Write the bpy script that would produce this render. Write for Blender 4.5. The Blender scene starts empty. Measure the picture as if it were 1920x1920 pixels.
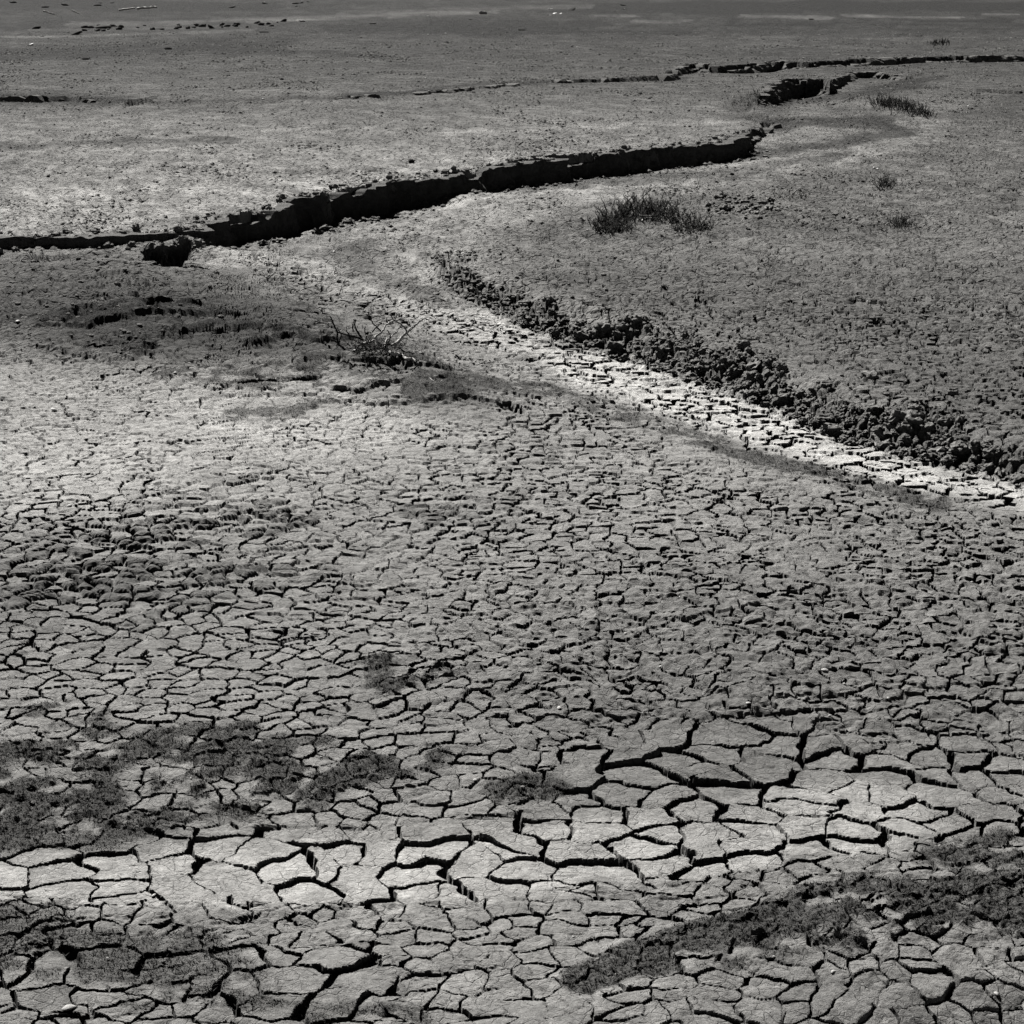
import bpy, math, random
import numpy as np
from mathutils import Vector

S = bpy.context.scene
COL = S.collection
# ------------------------------------------------------------------ camera
CAM_H = 3.0
FPX = 3583.0                                   # focal length in photo pixels (photo 1920 wide)
PITCH = math.atan(1002.0 / FPX)                # horizon just above the frame
cam_d = bpy.data.cameras.new("camera"); cam = bpy.data.objects.new("camera", cam_d)
COL.objects.link(cam)
cam_d.sensor_width = 36.0; cam_d.lens = FPX / 1920.0 * 36.0
cam_d.clip_start = 0.1; cam_d.clip_end = 30000
cam.location = (0, 0, CAM_H); cam.rotation_euler = (math.pi / 2 - PITCH, 0, 0)
S.camera = cam
# ------------------------------------------------------------------ world, sun, exposure
SUN_AZ = math.radians(-26)                     # from straight ahead, to the left
SUN_EL = math.radians(41)
W = bpy.data.worlds.new("World"); S.world = W; W.use_nodes = True
nt = W.node_tree; nt.nodes.clear()
sky = nt.nodes.new("ShaderNodeTexSky"); sky.sky_type = 'NISHITA'; sky.sun_disc = False
sky.sun_elevation = SUN_EL; sky.sun_rotation = SUN_AZ; sky.altitude = 0; sky.air_density = 1.0; sky.dust_density = 0.3
sep = nt.nodes.new("ShaderNodeSeparateColor")  # monochrome picture: the sky as the red-filtered film saw it
bg = nt.nodes.new("ShaderNodeBackground"); bg.inputs[1].default_value = 0.05
wo = nt.nodes.new("ShaderNodeOutputWorld")
m1 = nt.nodes.new("ShaderNodeMath"); m1.operation = 'MULTIPLY'; m1.inputs[1].default_value = -0.9
m2 = nt.nodes.new("ShaderNodeMath"); m2.operation = 'MULTIPLY_ADD'; m2.inputs[1].default_value = 1.9; m2.use_clamp = False
m3 = nt.nodes.new("ShaderNodeMath"); m3.operation = 'MAXIMUM'; m3.inputs[1].default_value = 0.02
nt.links.new(sky.outputs[0], sep.inputs[0]); nt.links.new(sep.outputs[2], m1.inputs[0]); nt.links.new(sep.outputs[0], m2.inputs[0])
nt.links.new(m1.outputs[0], m2.inputs[2]); nt.links.new(m2.outputs[0], m3.inputs[0]); nt.links.new(m3.outputs[0], bg.inputs[0]); nt.links.new(bg.outputs[0], wo.inputs[0])
sun_d = bpy.data.lights.new("sun", 'SUN'); sun_d.energy = 5.0; sun_d.angle = math.radians(0.53)
sun_d.color = (1.0, 0.985, 0.96)
sun = bpy.data.objects.new("sun", sun_d); COL.objects.link(sun)
sdir = Vector((math.sin(SUN_AZ) * math.cos(SUN_EL), math.cos(SUN_AZ) * math.cos(SUN_EL), math.sin(SUN_EL)))
sun.rotation_euler = sdir.to_track_quat('Z', 'Y').to_euler(); sun.location = (-20, 40, 30)
S.view_settings.view_transform = 'Standard'; S.view_settings.look = 'None'
S.view_settings.exposure = 0.4; S.view_settings.gamma = 1.0; S.view_settings.use_curve_mapping = False
S.render.engine = 'CYCLES'
try: S.cycles.max_bounces = 3; S.cycles.diffuse_bounces = 0
except Exception: pass
random.seed(7); rng = np.random.default_rng(7)
f32 = np.float32

# ------------------------------------------------------------------ numeric helpers
CP, SP = math.cos(PITCH), math.sin(PITCH)
def at(u, v, z=0.0):
    """ground point seen at photo pixel (u, v), height z (arrays or numbers)"""
    w = 960.0 - np.asarray(v, float)
    dy = FPX * CP + w * SP; dz = -FPX * SP + w * CP
    t = (z - CAM_H) / dz
    return (np.asarray(u, float) - 960.0) * t, dy * t
def proj(x, y, z):
    zz = z - CAM_H
    d = y * CP - zz * SP; up = y * SP + zz * CP
    return 960 + FPX * x / d, 960 - FPX * up / d
def P3(u, v, z=0.0):
    x, y = at(u, v, z); return Vector((float(x), float(y), z))
def S01(t):
    t = np.clip(t, 0, 1); return t * t * (3 - 2 * t)
def hsh(ix, iy, seed):
    h = (ix.astype(np.int64) * 374761393 + iy.astype(np.int64) * 668265263 + seed * 1442695041) & 0xFFFFFFFF
    h = ((h ^ (h >> 13)) * 1274126177) & 0xFFFFFFFF
    h = ((h ^ (h >> 16)) * 2246822519) & 0xFFFFFFFF
    return ((h ^ (h >> 15)) & 0xFFFFFF).astype(f32) / f32(0xFFFFFF)
_T = rng.random((256, 256)).astype(f32)
def noise(x, y, seed=0):
    x = x + seed * 17.37; y = y + seed * 9.71
    xi = np.floor(x); yi = np.floor(y)
    fx = (x - xi).astype(f32); fy = (y - yi).astype(f32)
    a = xi.astype(np.int32) & 255; b = yi.astype(np.int32) & 255
    a1 = (a + 1) & 255; b1 = (b + 1) & 255
    fx = fx * fx * (3 - 2 * fx); fy = fy * fy * (3 - 2 * fy)
    n0 = _T[b, a] * (1 - fx) + _T[b, a1] * fx
    n1 = _T[b1, a] * (1 - fx) + _T[b1, a1] * fx
    return (n0 * (1 - fy) + n1 * fy) * 2 - 1
def fbm(x, y, o=4, seed=0, g=0.5):
    r = 0; a = 1.0
    for k in range(o):
        r = r + a * noise(x * 2 ** k * 0.98 + y * 0.17 * 2 ** k, y * 2 ** k * 0.98 - x * 0.17 * 2 ** k, seed + k * 3); a *= g
    return r

# ------------------------------------------------------------------ the lie of the land
ZP = 0.12      # flat beyond the creek
def wall_vertex(u, vt, vb, Z, L):
    x, y = at(u, vt, Z); dist = math.hypot(y, CAM_H)
    drop = max(0.0, (vb - vt)) * dist / FPX
    if vb - vt < 3: return (x, y, 2.5, 0.0 if Z < 0.2 else ZP, L)
    return (x, y, 0.10, Z - drop, L)
far_edge = [wall_vertex(u, a, b, ZP, 3.6) for u, a, b in [
    (-700,464,476),(-300,452,466),(0,446,462),(90,445,462),(170,442,458),(250,440,455),(295,440,452),(330,438,445),(385,432,463),(405,421,468),(440,410,456),(500,398,446),
    (545,384,436),(575,372,428),(606,370,424),(650,354,414),(700,344,404),(750,338,392),(795,332,376),(812,331,365),(835,325,360),(900,318,358),
    (960,312,351),(1000,303,346),(1040,296,339),(1090,291,334),(1150,286,328),(1200,281,318),(1300,273,305),(1350,268,300),(1380,258,288),(1405,249,272),(1425,238,254),(1447,228,238)]]
far_edge += [wall_vertex(u, a, b, ZP, 24.0) for u, a, b in [(1440,214,215),(1415,204,205),(1412,192,195),(1428,180,185),(1436,166,182),(1450,156,183),
    (1470,149,184),(1510,146,183),(1540,147,178),(1556,150,166),(1566,146,156),(1575,140,152),(1600,134,152),(1650,133,152),(1675,136,150),(1690,142,147),(1710,143,144),(1760,138,139),(1920,134,135),(3200,128,129)]]
far_edge += [(900, 60, 2.5, 0, 4), (3000, 9000, 2.5, 0, 4), (-3000, 9000, 2.5, 0, 4), (-300, 60, 2.5, 0, 4)]
Z2 = 0.30
far2 = [wall_vertex(u, a, b, Z2, 7.0) for u, a, b in [(-1500,190,191),(-200,172,173),(0,180,189),(120,181,190),(170,184,192),(200,190,191),(420,184,186),(640,181,185),(740,177,181),(900,162,166),(1000,151,156),(1100,148,154),(1180,145,153),(1255,140,150),
    (1262,128,139),(1285,120,139),(1322,118,137),(1330,124,136),(1370,121,137),(1400,120,136),(1440,115,134),(1475,113,131),(1498,117,128),(1520,117,126),(1545,115,125),(1620,110,122),(1680,107,120),(1730,107,117),(1820,104,116),(1920,103,114),(2600,98,108)]]
far2 += [(1200, 90, 3, ZP, 9), (4000, 9500, 3, ZP, 9), (-4000, 9500, 3, ZP, 9), (-600, 70, 3, ZP, 9)]
# right-hand flat, its crumbling bank drawn by top row and foot row
ZR = 0.10; ZF = -0.07
right = []
for u, a, b in [(822,476,484),(828,490,520),(860,505,545),(915,522,572),(960,545,592),(1040,575,632),(1120,600,655),(1200,622,680),(1300,650,714),(1400,680,745),(1500,712,788),(1600,745,826),(1700,775,852),(1800,800,875),(1920,830,905),(2300,930,1030),(2900,1100,1230)]:
    ex, ey = at(u, b, ZF); tx, ty = at(u, a, ZR)
    right.append((ex, ey, max(0.12, math.hypot(tx - ex, ty - ey)), ZF, 1.1))
right += [(9, 9, 1, 0, 1), (40, 12, 3, 0, 1), (60, 70, 3, 0, 3)]
for u, v in [(1920,160),(1800,185),(1745,222),(1700,262),(1560,298),(1400,330),(1250,352),(1050,378),(900,420),(840,455)]:
    ex, ey = at(u, v, 0.0); right.append((ex, ey, 8.0 if v < 240 else 4.0, 0.0, 2.0))
def poly_eval(x, y, pts):
    """inside flag, distance to outline, interpolated attributes at nearest outline point"""
    n = len(pts); best = np.full(x.shape, 1e9, f32); inside = np.zeros(x.shape, bool)
    A = [np.zeros(x.shape, f32) for _ in range(3)]; ws = np.zeros(x.shape, f32); zs = np.zeros(x.shape, f32)
    x = x.astype(f32); y = y.astype(f32)
    for i in range(n):
        a = pts[i]; b = pts[(i + 1) % n]
        dx, dy = b[0] - a[0], b[1] - a[1]; l2 = max(dx * dx + dy * dy, 1e-9)
        t = np.clip(((x - a[0]) * dx + (y - a[1]) * dy) / l2, 0, 1)
        d = (x - a[0] - t * dx) ** 2 + (y - a[1] - t * dy) ** 2
        m = d < best; best = np.where(m, d, best); q = 1 / (d * d + 1e-4); ws += q; zs += q * (a[3] + (b[3] - a[3]) * t)
        for k in range(3): A[k] = np.where(m, a[2 + k] + (b[2 + k] - a[2 + k]) * t, A[k])
        c = ((a[1] > y) != (b[1] > y))
        if dy != 0: inside ^= c & (x < (dx * (y - a[1]) / dy + a[0]))
    A.append(zs / ws); return inside, np.sqrt(best), A
def chart(x, y):
    return proj(x, y, 0.0)
def capsule(u, v, pts, r, ky=2.2):
    """soft distance (in units of r) to a chain of plan-chart points"""
    best = np.full(np.shape(u), 1e9, f32)
    for a, b in zip(pts[:-1], pts[1:]):
        dx, dy = b[0] - a[0], (b[1] - a[1]) * ky; l2 = dx * dx + dy * dy + 1e-9
        t = np.clip(((u - a[0]) * dx + (v - a[1]) * ky * dy) / l2, 0, 1)
        best = np.minimum(best, (u - a[0] - t * dx) ** 2 + ((v - a[1]) * ky - t * dy) ** 2)
    return np.sqrt(best) / r
def blob(u, v, cx, cy, rx, ry, ang=0.0, soft=0.5):
    c, s = math.cos(math.radians(ang)), math.sin(math.radians(ang))
    du, dv = u - cx, v - cy
    e = np.sqrt(((du * c + dv * s) / rx) ** 2 + ((-du * s + dv * c) / ry) ** 2)
    return 1 - S01((e - (1 - soft)) / (2 * soft))
CHAN = [(440,478),(560,530),(760,590),(960,640),(1160,705),(1340,765),(1520,835),(1700,885),(1920,945),(2300,1040)]
FORE = [(-300,1650),(0,1620),(350,1625),(700,1625),(1000,1595),(1350,1560),(1600,1520),(1920,1500),(2300,1460)]
def warp(x, y):
    k = np.clip(y / 20, .4, 1.6) * .10
    return k * fbm(x * 1.3, y * 1.3, 4, 5), k * fbm(x * 1.3, y * 1.3, 4, 25)
def macro(x, y):
    far = np.maximum(y, 4.0)
    wx, wy = warp(x, y)
    H = 0.02 * fbm(x * 0.35, y * 0.35, 3, 40) + np.clip(y / 60, 0, 1) * 0.05 * fbm(x * 0.06, y * 0.09, 3, 44)
    u, v = chart(x, y)
    H = H - 0.035 * (1 - S01((capsule(u, v, FORE, 420, 1.6) - .1) / .9))
    H = H + 0.07 * blob(u, v, 1750, 1800, 800, 150, -14, .5)
    H = H - 0.04 * (1 - S01((capsule(u, v, CHAN, 130) - .3) / .7))
    # low mossy hummocks left of the creek
    hm = np.maximum(blob(u, v, 420, 640, 380, 95, 8, .6), blob(u, v, 700, 705, 220, 60, 12, .6))
    H = H + hm * (0.05 + 0.05 * np.abs(fbm(x * 1.1, y * 0.9, 4, 61)))
    for pts, Z in ((far_edge, ZP), (far2, Z2), (right, None)):
        ins, d, (w, zf, L, zo) = poly_eval(x + wx, y + wy, pts)
        if Z is None:
            Zl = 0.10 * (1 - S01((y - 16.5) / 8.5)) + 0.0
            Zl = Zl + 0.012 * fbm(x * 0.7, y * 0.7, 3, 70)
        else: Zl = Z + 0.03 * fbm(x * 0.25, y * 0.3, 3, 77)
        soft = S01((w - 1.2) / 1.2); zf = zf + (H - zf) * soft      # no scarp along this stretch
        hin = zf + (Zl - zf) * (S01(d / w) if Z is not None else S01(d / w) ** 0.8)
        zo = zo + (H - zo) * soft; hout = H + (zo - H) * np.exp(-(d / (L * 0.55)) ** 1.5)
        H = np.where(ins, hin, hout)
        if pts is far_edge: inF = ins
    H = H - np.where(inF, 0, .25 * blob(u, v, 1505, 176, 80, 28, -3, .5) + .07 * blob(u, v, 1630, 158, 90, 16, -2, .5))
    # collapsed holes at the creek's end and small scarps among the hummocks
    for (cx, cy, rx, ry, dp) in [(345,480,34,17,.34),(308,494,28,8,.22),(375,494,17,9,.22),(785,700,22,3,.06),(705,708,13,3,.05),(560,733,60,2,.05),(640,746,16,4,.06),(480,735,30,3,.05),(330,590,40,3,.06),(610,590,30,3,.05),(560,660,60,3,.05),(250,668,50,3,.05),(420,700,40,3,.05),(190,600,50,3,.05),(960,775,18,10,.05)]:
        H = H - dp * blob(u + wx * 420, v + wy * 160, cx, cy, rx, ry, -4, .3)
    return H

# ------------------------------------------------------------------ the sampling net (finer near the path, coarse to the horizon)
VH = 960 - FPX * math.tan(PITCH)
NIN = 900; g = 2.0 * 1.07 ** np.arange(1, 66)
inner = np.linspace(-30, 1950, NIN)
ucol = np.concatenate([(-30 - np.cumsum(g))[::-1], inner, 1950 + np.cumsum(g)])
NC = len(ucol); NR = 1230
vf = np.concatenate([VH + 1.0 + np.linspace(0, 1, 60)[:-1] ** 2 * 40, np.linspace(VH + 41, 1950, 1700), np.linspace(1952, 2900, 80)])
sub = np.unique(np.concatenate([np.arange(0, NC, 5), [NC - 1]]))
gu = np.clip(ucol[sub], -900, 2800)
UU, VV = np.meshgrid(gu, vf, indexing='ij')
X, Y = at(UU, VV); Hs = macro(X, Y)
_, pv = proj(X, Y, Hs)
ds = np.abs(np.diff(pv, axis=1)); dv = np.diff(VV, axis=1)
vm = 0.5 * (VV[:, 1:] + VV[:, :-1])
wgt = np.where(vm > 1960, 0.12, np.where(vm < -2, 0.5, np.where((vm > 92) & (vm < 195), 2.2, np.where((vm > 250) & (vm < 450), 1.15, 1.0))))
s = np.concatenate([np.zeros((len(gu), 1)), np.cumsum((np.minimum(ds, 8) + 0.5 * dv) * wgt, axis=1)], axis=1)
ker = np.ones(21) / 21                            # keep neighbouring columns in step
sn = s / s[:, -1:]
sn = np.stack([np.convolve(np.pad(sn[:, k], 10, mode='edge'), ker, 'valid') for k in range(sn.shape[1])], 1)
rows = np.stack([np.interp(np.linspace(0, 1, NR), sn[j], vf) for j in range(len(gu))])     # (sub, NR)
R = np.empty((NR, NC))
for k in range(NR): R[k] = np.interp(np.arange(NC), sub, rows[:, k])
UG = np.broadcast_to(ucol, (NR, NC))
X, Y = at(UG, R)                                # row 0 = horizon, last row = nearest
H0 = macro(X, Y)
U, V = proj(X, Y, H0)
DX = 2.2 * Y / FPX; DY = 1.15 * Y * Y / (CAM_H * FPX)

# ------------------------------------------------------------------ drying cracks
def cracks(x, y, c, N, ratio, seed):
    J = np.random.default_rng(seed).random((N, N, 2)).astype(f32) * 0.94 + 0.03
    M = N // ratio; K = np.random.default_rng(seed + 1).random((M, M, 2)).astype(f32)
    iy, ix = np.mgrid[0:N, 0:N]
    sx = (ix + J[..., 0]) / ratio; sy = (iy + J[..., 1]) / ratio
    bx = np.floor(sx).astype(int); by = np.floor(sy).astype(int)
    bd = np.full((N, N), 9e9); sid = np.zeros((N, N), np.int32)
    for oy in (-1, 0, 1):
        for ox in (-1, 0, 1):
            qx, qy = bx + ox, by + oy; k = K[qy % M, qx % M]
            d = (qx + k[..., 0] - sx) ** 2 + (qy + k[..., 1] - sy) ** 2
            m = d < bd; bd = np.where(m, d, bd); sid = np.where(m, (qy % M) * M + qx % M, sid)
    px = (x / c).astype(np.float64); py = (y / c).astype(np.float64)
    cx = np.floor(px).astype(np.int32); cy = np.floor(py).astype(np.int32)
    px = (px - cx).astype(f32); py = (py - cy).astype(f32)
    bd = np.full(x.shape, 9e9, f32); rx = np.zeros(x.shape, f32); ry = rx.copy(); bi = np.zeros(x.shape, np.int32); bj = bi.copy()
    for oy in (-1, 0, 1):
        for ox in (-1, 0, 1):
            j = J[(cy + oy) % N, (cx + ox) % N]; dx = ox + j[..., 0] - px; dy = oy + j[..., 1] - py
            d = dx * dx + dy * dy; m = d < bd
            bd[m] = d[m]; rx[m] = dx[m]; ry[m] = dy[m]; bi[m] = ox; bj[m] = oy
    nx = cx + bi; ny = cy + bj
    s1 = sid[ny % N, nx % N]
    ed = np.full(x.shape, 9e9, f32); e2x = np.zeros(x.shape, np.int32); e2y = e2x.copy(); ax = np.zeros(x.shape, f32); ay = ax.copy()
    for oy in (-2, -1, 0, 1, 2):
        for ox in (-2, -1, 0, 1, 2):
            if (ox == 0 and oy == 0) or abs(ox) + abs(oy) == 4: continue
            j = J[(ny + oy) % N, (nx + ox) % N]
            dx = bi + ox + j[..., 0] - px; dy = bj + oy + j[..., 1] - py
            ex = dx - rx; ey = dy - ry; l = np.sqrt(ex * ex + ey * ey) + 1e-9
            d = (0.5 * (dx + rx) * ex + 0.5 * (dy + ry) * ey) / l
            m = d < ed
            ed[m] = d[m]; e2x[m] = (nx + ox)[m]; e2y[m] = (ny + oy)[m]; ax[m] = (ex / l)[m]; ay[m] = (ey / l)[m]
    s2 = sid[e2y % N, e2x % N]
    eh = hsh(nx + e2x, ny + e2y, seed)          # the same from both sides of a crack
    return dict(d=ed * c, id=(nx.astype(np.int64) + 40000) * 100003 + ny + 40000, cx=-rx * c, cy=-ry * c, nx=ax, ny=ay,
                big=s1 != s2, eh=eh, ch=hsh(nx, ny, seed + 5), ch2=hsh(nx, ny, seed + 6), ch3=hsh(nx, ny, seed + 7))
near = 1 - S01((Y - 38) / 30)                   # beyond this, single cracks are smaller than a grain of the picture
wx = 0.020 * fbm(X * 9, Y * 9, 3, 91) + 0.03 * noise(X * 3, Y * 3, 95)
wy = 0.020 * fbm(X * 9, Y * 9, 3, 92) + 0.03 * noise(X * 3, Y * 3, 96)
def nfbm(fx, fy, o, seed, g=.5):
    """fractal relief whose grain never gets finer than the net can carry"""
    r = 0; a = 1.0
    for k in range(o):
        fit = 1 - S01((np.maximum(DY * fy, DX * fx) * 2 ** k - .25) / .4)
        r = r + a * fit * noise(X * fx * 2 ** k + Y * fx * .17 * 2 ** k, Y * fy * 2 ** k - X * fy * .17 * 2 ** k, seed + k * 3); a *= g
    return r
A = cracks((X + wx * 1.3) / 1.15, (Y + wy * 1.3) / 0.95, 0.168, 384, 3, 11)
B = cracks((X + wx) / 1.08, (Y + wy) / 0.95, 0.105, 512, 4, 23)
C = cracks((X + wx * .6) / 1.15, Y + wy * .6, 0.048, 512, 4, 37)

fore = 1 - S01((capsule(U, V, FORE, 190, 1.6) - .35) / .5)
fore = np.maximum(fore, .62 * blob(U, V, 1500, 1450, 560, 130, -6, .5))
fore = np.maximum(fore, blob(U, V, 300, 1850, 420, 120, 0, .5) * .8)
chan = (1 - S01((capsule(U, V, CHAN, 62, 2.0) - .55) / .4)) * S01((U - 400) / 140)
mixn = 0.42 * fbm(X * 1.0, Y * 1.0, 4, 101)
big = S01((np.maximum(fore, chan) + mixn - 0.42) / 0.12)
insR, dR, (wR, zR, _, _) = poly_eval(X, Y, right)
bank = np.where(insR, 1 - S01((dR / wR * (1 + .5 * fbm(X * 1.6, Y * 1.6, 3, 105)) - 0.45) / 0.55), 1 - S01(dR / 0.16)) * (U > 800) * (Y < 24)
bank = np.where((dR < 2.2) & (zR < -0.03), bank, 0)
plateau = np.where(insR, S01(dR / 1.0), 0)
moss = np.zeros(X.shape)
mn = 0.35 * fbm(X * 2.2, Y * 2.2, 4, 111)
def area(*a, soft=.35, k=1.0): return k * S01((blob(U, V, *a, .9) + mn * .9 - .38) / soft)
moss = np.maximum(moss, 1 - S01((capsule(U, V, [(2300,1560),(1920,1650),(1720,1700),(1520,1735),(1330,1770),(1180,1800),(1090,1835)], 38, 1.5) / (1 + 3.0 * S01((U - 1050) / 900)) + mn * .5 - .7) / .5))
for a in [(180,1480,480,110,-4),(60,1420,260,80,0),(480,1440,330,70,-3),(700,1275,150,42,-10),(990,1482,95,30,0),(520,1400,260,45,0)]: moss = np.maximum(moss, area(*a))
for a in [(150,1780,380,55,4),(400,1850,240,40,0),(700,1905,160,35,0),(60,1715,160,35,0)]: moss = np.maximum(moss, area(*a, k=.7))
MC = S01((nfbm(1.7, 2.6, 5, 241, .6) + .02) / .25)
for a in [(290,625,240,60,6),(560,680,330,55,8),(730,720,190,38,2),(300,590,160,32,0),(560,585,120,18,8),(540,770,140,20,-3)]: moss = np.maximum(moss, area(*a, soft=.25, k=.95) * (.4 + .6 * MC))
moss = np.maximum(moss, .85 * (1 - S01((capsule(U, V, [(880,712),(1020,735),(1150,775),(1280,815),(1420,860),(1600,905),(1760,945)], 34, 2.0) + mn * .8 - .55) / .5)))
pn = fbm(X * 6, Y * 6, 4, 117, .6) + .5 * noise(X * 1.7, Y * 1.7, 119)
bank = bank * S01((V - 462) / 30)
moss = moss * (1 - bank) * S01((pn + .8) / .8)
rough = 0.30 + 0.25 * fbm(X * .5, Y * .5, 3, 121)
rough = rough + .40 * blob(U, V, 1500, 1150, 800, 330, 0, .6) + .35 * blob(U, V, 150, 560, 400, 130, 0, .6) - .30 * blob(U, V, 250, 800, 600, 160, -5, .5) - .2 * blob(U, V, 1060, 930, 300, 130, 0, .5)
rough = rough + .5 * moss + .3 * plateau + .2 * blob(U, V, 1000, 1800, 1400, 120, 0, .5)
rough = np.clip(rough - .25 * blob(U, V, 300, 790, 520, 110, -2, .5), 0.08, 1.2) * (1 - .45 * big)
hummock = blob(U, V, 450, 1010, 560, 110, -14, .6) * S01((fbm(X * 1.6, Y * 1.6, 3, 131) + .25) / .3) * (B['ch2'] > .38) * S01((B['d'] - .004) / .012)   # dark swollen clods on pale mud

def width_depth(K, base, maxw, openness):
    r = K['eh']; w = base * (0.25 + 1.6 * r ** 2.2)
    w = np.where(K['big'], w * 2.0 + base * .5, w) * openness
    w = np.minimum(w, 1.55 * base)
    w = w * (0.75 + 0.5 * noise(X * 6, Y * 6, 140))
    clampw = np.minimum(0.62 * (np.abs(K['nx']) * DX + np.abs(K['ny']) * DY), maxw + .045 * S01((Y - 14) / 12))
    w = np.maximum(w, 1e-5); wc = np.maximum(w, clampw)
    dep = np.minimum(0.08, 0.014 + w * 4.4) * np.minimum(1, (w / wc) ** (.45 - .25 * S01((Y - 13) / 5)))
    return wc, dep
pale = blob(U, V, 300, 790, 520, 110, -2, .5)
opn = 0.92 + 0.6 * fbm(X * .9, Y * .9, 4, 150) - .30 * pale + .25 * chan
wA, dA = width_depth(A, 0.0085, 0.02, np.clip(opn + .25 * fore, .5, 2))
wB, dB = width_depth(B, 0.0042, 0.011, np.clip(opn + .3 * plateau + .2 * rough, .5, 2))
missB = (B['eh'] < 0.30) & ~B['big']; dB = np.where(missB, dB * 0.12, dB)
missC = (C['eh'] < 0.72); wC = np.maximum(0.0014, np.minimum(.5 * DX, .004)); dC = np.where(missC, 0, 0.0022) * (1 - S01((Y - 13) / 6))
def cut(d, w): return 1 - S01((d / w - 0.55) / 0.65)
cA = cut(A['d'], wA) * dA; cB = cut(B['d'], wB) * dB; cC = cut(C['d'], wC) * dC
fadeB = (1 - S01((Y - 40) / 30)) * (1 - .32 * S01((Y - 15) / 8))
silt = S01((fbm(X * .8, Y * .8, 4, 133) - .35) / .35) * .7
cB = cB * (1 - .15 * pale)
crack = np.maximum(cA * big * (1 - .3 * silt) * (1 - S01((Y - 27) / 12)), cB * (1 - big) * (1 - .75 * silt) * fadeB)
# plates: swollen tops, rims, tilt
def plate(K, c, tilt, off):
    t = ((K['ch'] - .5) * K['cx'] + (K['ch2'] - .5) * K['cy']) * tilt
    return t + (K['ch3'] - .5) * off - np.exp(-K['d'] / (c * .10)) * c * .032
pA = plate(A, .2, .16, .016) + 0.010 * np.exp(-A['d'] / .02) * (A['ch2'] > .6); pB = plate(B, .105, .14 + .12 * rough, .003 + .008 * rough) * (1 - .7 * S01((Y - 14) / 14))
micro = pA * big + pB * (1 - big)
micro = micro * fadeB * (1 - .4 * silt) + .022 * rough * nfbm(1.7, 1.7, 3, 137) * (1 - .6 * big)
micro = micro + 0.0085 * rough * nfbm(22, 22, 4, 160, .66) * (1 - .4 * big)
micro = micro + 0.014 * rough * (np.abs(nfbm(5.5, 5.5, 4, 165, .55)) - .3)
nf = S01((Y - 13) / 12)
micro = micro + nf * (1 - S01((Y-150)/200)) * (0.022 * nfbm(3.6, 1.5, 4, 170, .65) - 0.024 * S01((nfbm(4.5, 2.2, 2, 175) - .36) / .22))
micro = micro + moss * near * 0.007 * np.abs(nfbm(14, 14, 4, 180, .7))
micro = micro + hummock * (0.018 * (1 - big)) * S01(B['d'] / .03)
crust = S01((nfbm(1.7, 2.6, 5, 241, .6) + .02) / (.10 + .35 * S01((Y - 10) / 7)))
hmz = np.maximum(blob(U, V, 420, 640, 400, 100, 8, .6), blob(U, V, 700, 705, 240, 60, 12, .6)); hmz = np.maximum(hmz, blob(U, V, 120, 560, 330, 100, 0, .6) * .6)
micro = micro + crust * (.034 * hmz + .012 * rough * (1 - big)) + hmz * .008 * nfbm(6, 7, 3, 245)
# crumbly bank
def lumps(c, seed, amp):
    K = cracks(X + wx * .5, Y + wy * .5, c, 512, 4, seed)
    r2 = (K['cx'] ** 2 + K['cy'] ** 2) / (c * .62) ** 2
    return np.sqrt(np.maximum(0, 1 - r2)) * amp * (.35 + .8 * K['ch']) - .6 * amp * (1 - S01(K['d'] / (c * .22)))
bk = bank * (Y < 30)
micro = micro * (1 - .6 * bk) + bk * (lumps(.10, 51, .042) + lumps(.042, 53, .014) + .05 * fbm(X * 2.2, Y * 2.2, 3, 190))
# broken ground at the wall lips
insF, dF, _ = poly_eval(X, Y, far_edge)
lip = np.exp(-(dF / .35) ** 2) * (Y < 50) * insF
micro = micro + lip * .05 * fbm(X * 4, Y * 4, 3, 195)
Z = H0 + micro - (crack + cC * near * (1 - .5 * bk)) * (1 - .8 * bk) * (1 - .75 * np.clip(moss, 0, 1))
far_out = (np.abs(X) > 3000) | (Y > 3000); Z = np.where(far_out, H0, Z)

# ------------------------------------------------------------------ what the mud is like (its own colour: pale silt, dark mud, algae, salt)
T = np.full(X.shape, 0.36)
pc = np.where(big > .5, A['ch'], B['ch'])
T = T * (1 + .16 * fbm(X * .45, Y * .45, 5, 201) + .10 * nfbm(14, 14, 4, 203, .7) + .14 * (pc - .5))
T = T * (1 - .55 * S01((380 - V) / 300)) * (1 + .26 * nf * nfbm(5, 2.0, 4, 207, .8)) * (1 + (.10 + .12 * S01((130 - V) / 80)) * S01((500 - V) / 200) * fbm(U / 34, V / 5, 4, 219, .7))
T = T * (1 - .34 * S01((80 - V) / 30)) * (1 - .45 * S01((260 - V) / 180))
wu = fbm(U / 90, V / 14, 4, 211); wv = 3.0 * fbm(U / 70, V / 16, 3, 215)
def tone(m, k):
    global T
    T = T * (1 + (k - 1) * m)
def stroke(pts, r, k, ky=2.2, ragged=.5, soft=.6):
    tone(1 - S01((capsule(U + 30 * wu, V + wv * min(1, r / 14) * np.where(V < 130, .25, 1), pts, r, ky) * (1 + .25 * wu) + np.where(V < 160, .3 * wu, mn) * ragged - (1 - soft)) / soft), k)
tone(blob(U, V, 230, 800, 620, 170, -6, .5), 1.42)
tone(blob(U, V, 1060, 930, 330, 150, 0, .6), 1.18)
tone(blob(U, V, 300, 390, 700, 60, -4, .5), 1.3)
tone(blob(U, V, 560, 790, 220, 45, 4, .5), 1.2)
tone(blob(U, V, 450, 300, 900, 90, 0, .6), 1.06)
tone(blob(U, V, 120, 580, 420, 110, 4, .5), .72)
tone(plateau, .58)
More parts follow.
